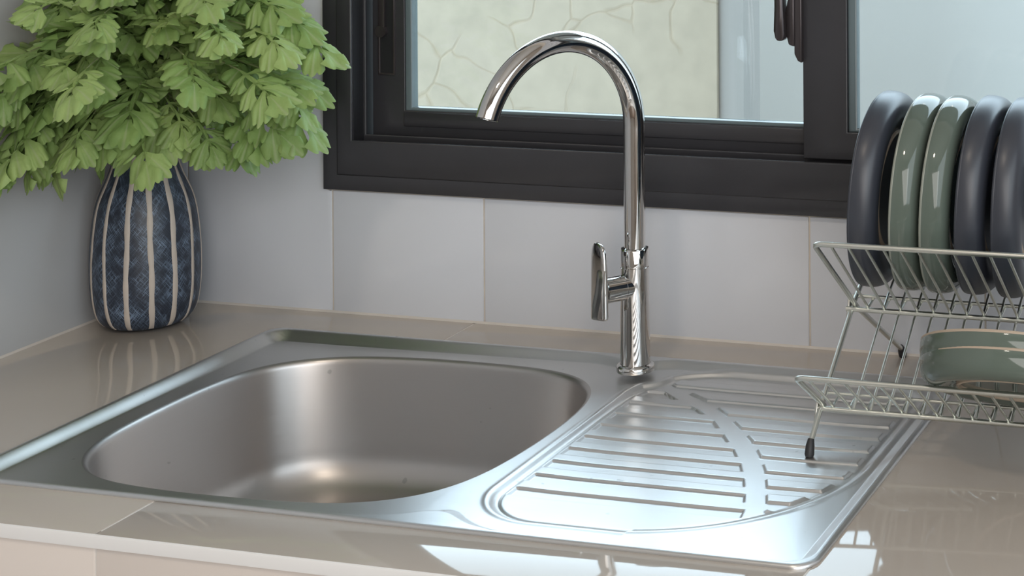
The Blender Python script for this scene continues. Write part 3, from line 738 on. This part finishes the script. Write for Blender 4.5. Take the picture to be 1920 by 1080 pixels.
# extra hanging sprays at the sides of the vase
tips += [mouth+Vector(v) for v in ((-35, -165, -10), (-45, -140, 10), (-50, -120, 40), (120, -70, 12), (175, -60, 25), (190, -40, 50), (90, -110, 14), (40, -130, 22), (225, -60, 112), (215, -80, 70), (0, -150, 18), (-20, -150, 60), (20, -90, 22), (50, -95, 30), (85, -70, 30), (-10, -80, 35), (40, -60, 45), (75, -100, 50), (110, -60, 60), (10, -120, 60), (150, -50, 24), (125, -35, 12), (185, -35, 34), (95, -55, 14), (-40, -125, 0), (200, -60, 135), (210, -95, 118), (60, -70, 20))]
def clampw(p):
    return Vector((max(p.x, 10), min(p.y, -10), p.z))
for tip in tips:
    tip = clampw(tip)
    st = mouth + Vector((rnd.uniform(-16, 16), rnd.uniform(-16, 16), -60)); m0 = mouth + Vector((rnd.uniform(-14, 14), rnd.uniform(-14, 14), 6))
    dirv = tip - m0; c1 = m0 + Vector((dirv.x*.25, dirv.y*.25, max(40, dirv.z*.8+45)))
    pts = [st] + [((1-t)**2*m0 + 2*t*(1-t)*c1 + t*t*tip) for t in [i/12 for i in range(13)]]
    pts = [clampw(p) if i > 1 else p for i, p in enumerate(pts)]
    bm = bmesh.new(); tube(bm, pts, 1.6, 6, radii=[2.0 - 1.2*i/13 for i in range(14)])
    so = obj('leafy_stem', bm, M_STEM, plant); fix_parent(so)
    for q in range(5):
        t = .38 + .62*(q+.5)/5 if q < 4 else 1.0
        fidx = 1 + t*12; i0 = int(min(fidx, 12)); fr = fidx-i0
        p = pts[i0].lerp(pts[min(i0+1, 13)], fr); tg = (pts[min(i0+1, 13)]-pts[i0-1]).normalized()
        outw = (p - (mouth+Vector((60, -75, 20)))).normalized()
        ang = q*2.4 + rnd.uniform(-.4, .4)
        sd = tg.orthogonal().normalized(); sd.rotate(Quaternion(tg, ang))
        gd = (tg*.55 + sd*.6 + outw*.55 + Vector((.05, -.12, -.10))).normalized() if q < 4 else (tg + outw*.3 + Vector((0, -.1, -.22))).normalized()
        L = rnd.uniform(.66, .95)
        # keep the leaf out of both walls
        for _ in range(6):
            e_ = p + gd*95*L
            if e_.x < 14: gd = (gd + Vector((.35, -.1, 0))).normalized()
            if e_.y > -14: gd = (gd + Vector((0, -.35, 0))).normalized()
        # leaf upper side roughly towards outside / up / the light
        up = (outw*.8 + Vector((.25, -.55, .55)) + Vector((rnd.uniform(-.6, .6), rnd.uniform(-.5, .5), rnd.uniform(-.5, .5)))); up = (up - gd*up.dot(gd)).normalized()
        yv = up.cross(gd); Mx = Matrix((gd, yv, up)).transposed().to_4x4()
        lo = bpy.data.objects.new('leaf', LEAVES[rnd.randrange(7)]); COL.objects.link(lo); lo.parent = so
        loc = p*S
        lo.matrix_parent_inverse = Matrix.Translation(-mouth*S).inverted() @ Matrix.Translation(-mouth*S)
        lo.matrix_world = Matrix.Translation(loc) @ Mx @ Matrix.Scale(L, 4)
        lo.matrix_parent_inverse = Matrix.Identity(4)
        lo.matrix_basis = Matrix.Translation(loc) @ Mx @ Matrix.Scale(L, 4)
        nleaf += 1
print('leaves', nleaf)

# ================================================================== DISH RACK
RX, RXE = 958.0, 1420.0
FOOT = (-306.0, -3.6); LO = (-264.4, 33.9); TR = (-166.5, 101.6); FT = (-286.2, 191.0); FL = (-338.0, 81.9)
sl = (TR[1]-LO[1])/(TR[0]-LO[0])
BK = (TR[0]+118, TR[1]+118*.50)              # upper back rail
RFOOT = (-8.0, 1.0)
rack = empty('dish_rack', (RX, -170, 0)); tag(rack, 'folding cross-legged steel wire dish rack with two tiers', 'dish rack')
rc = []
def V3(x, yz): return Vector((x, yz[0], yz[1]))
def rail(name, path, r, m=M_WIRE, n=12):
    bm = bmesh.new(); tube(bm, path, r, n); o = obj(name, bm, m, rack); rc.append(o); return o
# frame A : feet at the front, up through lower and upper trough to the back rail (a long U)
def lerp2(a, b, t): return (a[0]+(b[0]-a[0])*t, a[1]+(b[1]-a[1])*t)
rail('rear_frame', round_path([V3(RX, (-297.4, 8)), V3(RX, LO), V3(RX, TR), V3(RX, BK), V3(RXE, BK), V3(RXE, TR), V3(RXE, LO), V3(RXE, (-297.4, 8))], 9), 2.6)
# frame B : feet at the back wall, up through the trough to the upper front rail
rail('front_frame', round_path([V3(RX+4, (-10.5, 10)), V3(RX+4, (TR[0]+2, TR[1]-4)), V3(RX, FT), V3(RXE, FT), V3(RXE-4, (TR[0]+2, TR[1]-4)), V3(RXE-4, (-10.5, 10))], 9), 2.6)
# lower flap
rail('lower_frame', round_path([V3(RX+2, (LO[0], LO[1]-1)), V3(RX, FL), V3(RXE, FL), V3(RXE-2, (LO[0], LO[1]-1))], 9), 2.6)
for nm, yz, rr in (('trough_rail', (TR[0]-7, TR[1]-3), 2.6), ('trough_rail', (TR[0]+12, TR[1]+5), 1.8), ('lower_trough_rail', (LO[0]-4, LO[1]-3), 2.5), ('lower_trough_rail', (LO[0]+14, LO[1]+6), 1.6)):
    rail(nm, [V3(RX-5, yz), V3(RXE+5, yz)], rr)
# flattened joints where the frames pivot
for yz in (TR, LO):
    for x in (RX-3.2, RXE+3.2):
        bm = bmesh.new(); prism(bm, [(yz[0]-6, yz[1]-16), (yz[0]-12, yz[1]-14), (yz[0]-5, yz[1]+6), (yz[0]+4, yz[1]+5)], 'x', x-1.2, x+1.2, bev=.6); rc.append(obj('pivot_plate', bm, M_WIRE_END, rack))
for x in (RX, RXE):
    rc.append(None); rc.pop()
    bm = bmesh.new(); fz = float(height(np.array([RX]), np.array([-301.6]))[0]) + .1 if x == RX else .1
    tube(bm, [(x, -295.5, 11.5), (x, -298.5, 6.0), (x, -300.6, fz+2.6), (x, -301.6, fz)], 4, 16, radii=[3.0, 4.2, 4.6, 3.4]); o = obj('rubber_foot', bm, M_RUBBER, rack); rc.append(o)
    xx = x+4 if x == RX else x-4
    bm = bmesh.new(); tube(bm, [(xx, -14, 13.5), (xx, -10.5, 9), (xx, -7.2, 4), (xx, -6.0, .2)], 4, 16, radii=[3.0, 4.2, 4.6, 3.6]); o = obj('rubber_foot', bm, M_RUBBER, rack); rc.append(o)
pitch = 17.0
def wires(x0, prof_, n_, r=1.38):
    first = None
    for k in range(n_):
        x = x0 + pitch*k
        if x > RXE-6: break
        if first is None:
            bm = bmesh.new(); tube(bm, round_path([V3(0, p) for p in prof_], 4, 4), r, 8); first = obj('wire', bm, M_WIRE, rack); first.location = (x*S, 0, 0); rc.append(first)
        else:
            o = first.copy(); COL.objects.link(o); o.location = (x*S, 0, 0); rc.append(o)
nrm = Vector((-sl, 1)).normalized()
wires(975.0, [(FT[0]+1, FT[1]+1.5), (FT[0]+2.5, FT[1]-2.5), (TR[0]-7, TR[1]+1), (TR[0]-5, TR[1]-1.5), (TR[0]+13, TR[1]+3)], 60)             # upper front panel, tails under the trough
wires(974.0+17, [(BK[0]-1, BK[1]+1.5), (TR[0]+12, TR[1]+8), (TR[0]-5, TR[1]-2.5), (LO[0]+2, LO[1]+4), (LO[0]-4, LO[1]-1)], 60)             # long back panel
wires(970.0, [(FL[0]+1, FL[1]+1.5), (FL[0]+2.5, FL[1]-2), (LO[0]-4, LO[1]+1), (LO[0]-2, LO[1]-1), (LO[0]+14, LO[1]+4)], 60)               # lower flap
for o in rc: fix_parent(o)

# ================================================================== PLATES
def squircle(bm, R, n=2.45):
    for v in bm.verts:
        r = math.hypot(v.co.x, v.co.y)
        if r < 1e-3: continue
        c, s_ = abs(v.co.x)/r, abs(v.co.y)/r; f = (c**n+s_**n)**(-1/n); t = min(1, (r/R)**2)
        k = 1+(f-1)*t; v.co.x *= k; v.co.y *= k
def plate_parts(root, R, m, m_in, foot_r, depth, m_rim, n_=2.2):
    # local z: 0 at the rim, + towards the foot ring
    k = R/99.0
    outp = [(R, 0), (R*1.004, 5), (R*.998, 11), (R*.975, 17), (R*.93, 21.5), (R*.86, 24), (R*.77, 23.6), (foot_r+5, depth-1.5), (foot_r+2.5, depth-2.5)]
    bm = bmesh.new()
    prof = smooth_prof([(R-1.0, -1.6), (R, 0)] + outp[1:] + [(foot_r+1.5, depth-2.8)])
    inn = [(foot_r-2.5, depth-2.8), (foot_r-4.0, depth-3.6), (foot_r-8, depth-4), (foot_r*.5, depth-4.2), (0, depth-4.2)]
    lathe(bm, prof + inn, 96)
    squircle(bm, R, n_); obj('plate_underside', bm, m, root, angle=60)
    bm = bmesh.new(); lathe(bm, smooth_prof([(R-1.0, -1.6), (R-3.4, -.8), (R-5, 2), (R-8, 7), (R*.86, 11.0), (R*.7, depth-6.5), (R*.4, depth-7), (0, depth-7)]), 96)
    squircle(bm, R, n_); obj('plate_face', bm, m_in, root, angle=60)
    bm = bmesh.new(); lathe(bm, [(R-2.2, -1.7), (R-1.1, -2.1), (R-.1, -1.2), (R+.15, -.2), (R-.1, .5)], 96)
    squircle(bm, R, n_); obj('plate_rim', bm, m_rim, root)
    bm = bmesh.new(); lathe(bm, [(foot_r+1.6, depth-3.2), (foot_r+1.2, depth-.6), (foot_r, depth), (foot_r-1.6, depth-.5), (foot_r-2.6, depth-3.2)], 80)
    squircle(bm, R, n_); obj('foot_ring', bm, M_CLAY, root)['label'] = 'unglazed tan foot ring'
def copy_tree(o):
    c = o.copy(); COL.objects.link(c)
    for chd in list(o.children):
        d = chd.copy(); COL.objects.link(d); d.parent = c
    return c
navy = empty('dinner_plate'); plate_parts(navy, 95.5, M_NAVY, M_NAVYIN, 57, 18.5, M_NAVY)
sage = empty('dinner_plate'); plate_parts(sage, 95.5, M_SAGE, M_SAGE, 57, 18.5, M_SAGERIM)
standing = [(986.5, 'n', 0, 3.5, 'satin navy plate standing leftmost in the upper rack tier'),
            (1027.5, 's', -2, 3, 'glossy sage green plate standing right behind the leftmost navy plate'),
            (1057.5, 's', -4, 3, 'glossy sage green plate standing just left of the middle navy plate'),
            (1092.0, 'n', -2, 3, 'satin navy plate standing right of the two sage green plates'),
            (1127.0, 'n', -4, 2, 'satin navy plate standing last on the right in the upper tier')]
un = us_ = False
for x, c, dz, tilt, lab in standing:
    if c == 'n': r_ = copy_tree(navy) if un else navy; un = True
    else: r_ = copy_tree(sage) if us_ else sage; us_ = True
    r_.location = ((x-5)*S, -.155, (217.6+dz*.5)*S)
    r_.rotation_euler = (0, PI/2 + math.radians(tilt), 0)
    tag(r_, lab, 'plate', 'plates standing in the upper tier')
big = empty('dinner_plate'); plate_parts(big, 90.0, M_SAGE, M_SAGE, 54.5, 22, M_CLAY, 2.0)
big2 = copy_tree(big)
for r_, loc, lab in ((big, (1161.5, -309, 97), 'sage green plate lying tilted on the lower tier, the front one'), (big2, (1159.5, -302.6, 109.5), 'sage green plate lying tilted on the lower tier, behind and above the other')):
    r_.location = Vector(loc)*S; r_.rotation_euler = (math.radians(153), 0, 0)
    tag(r_, lab, 'plate', 'sage plates lying on the lower tier')
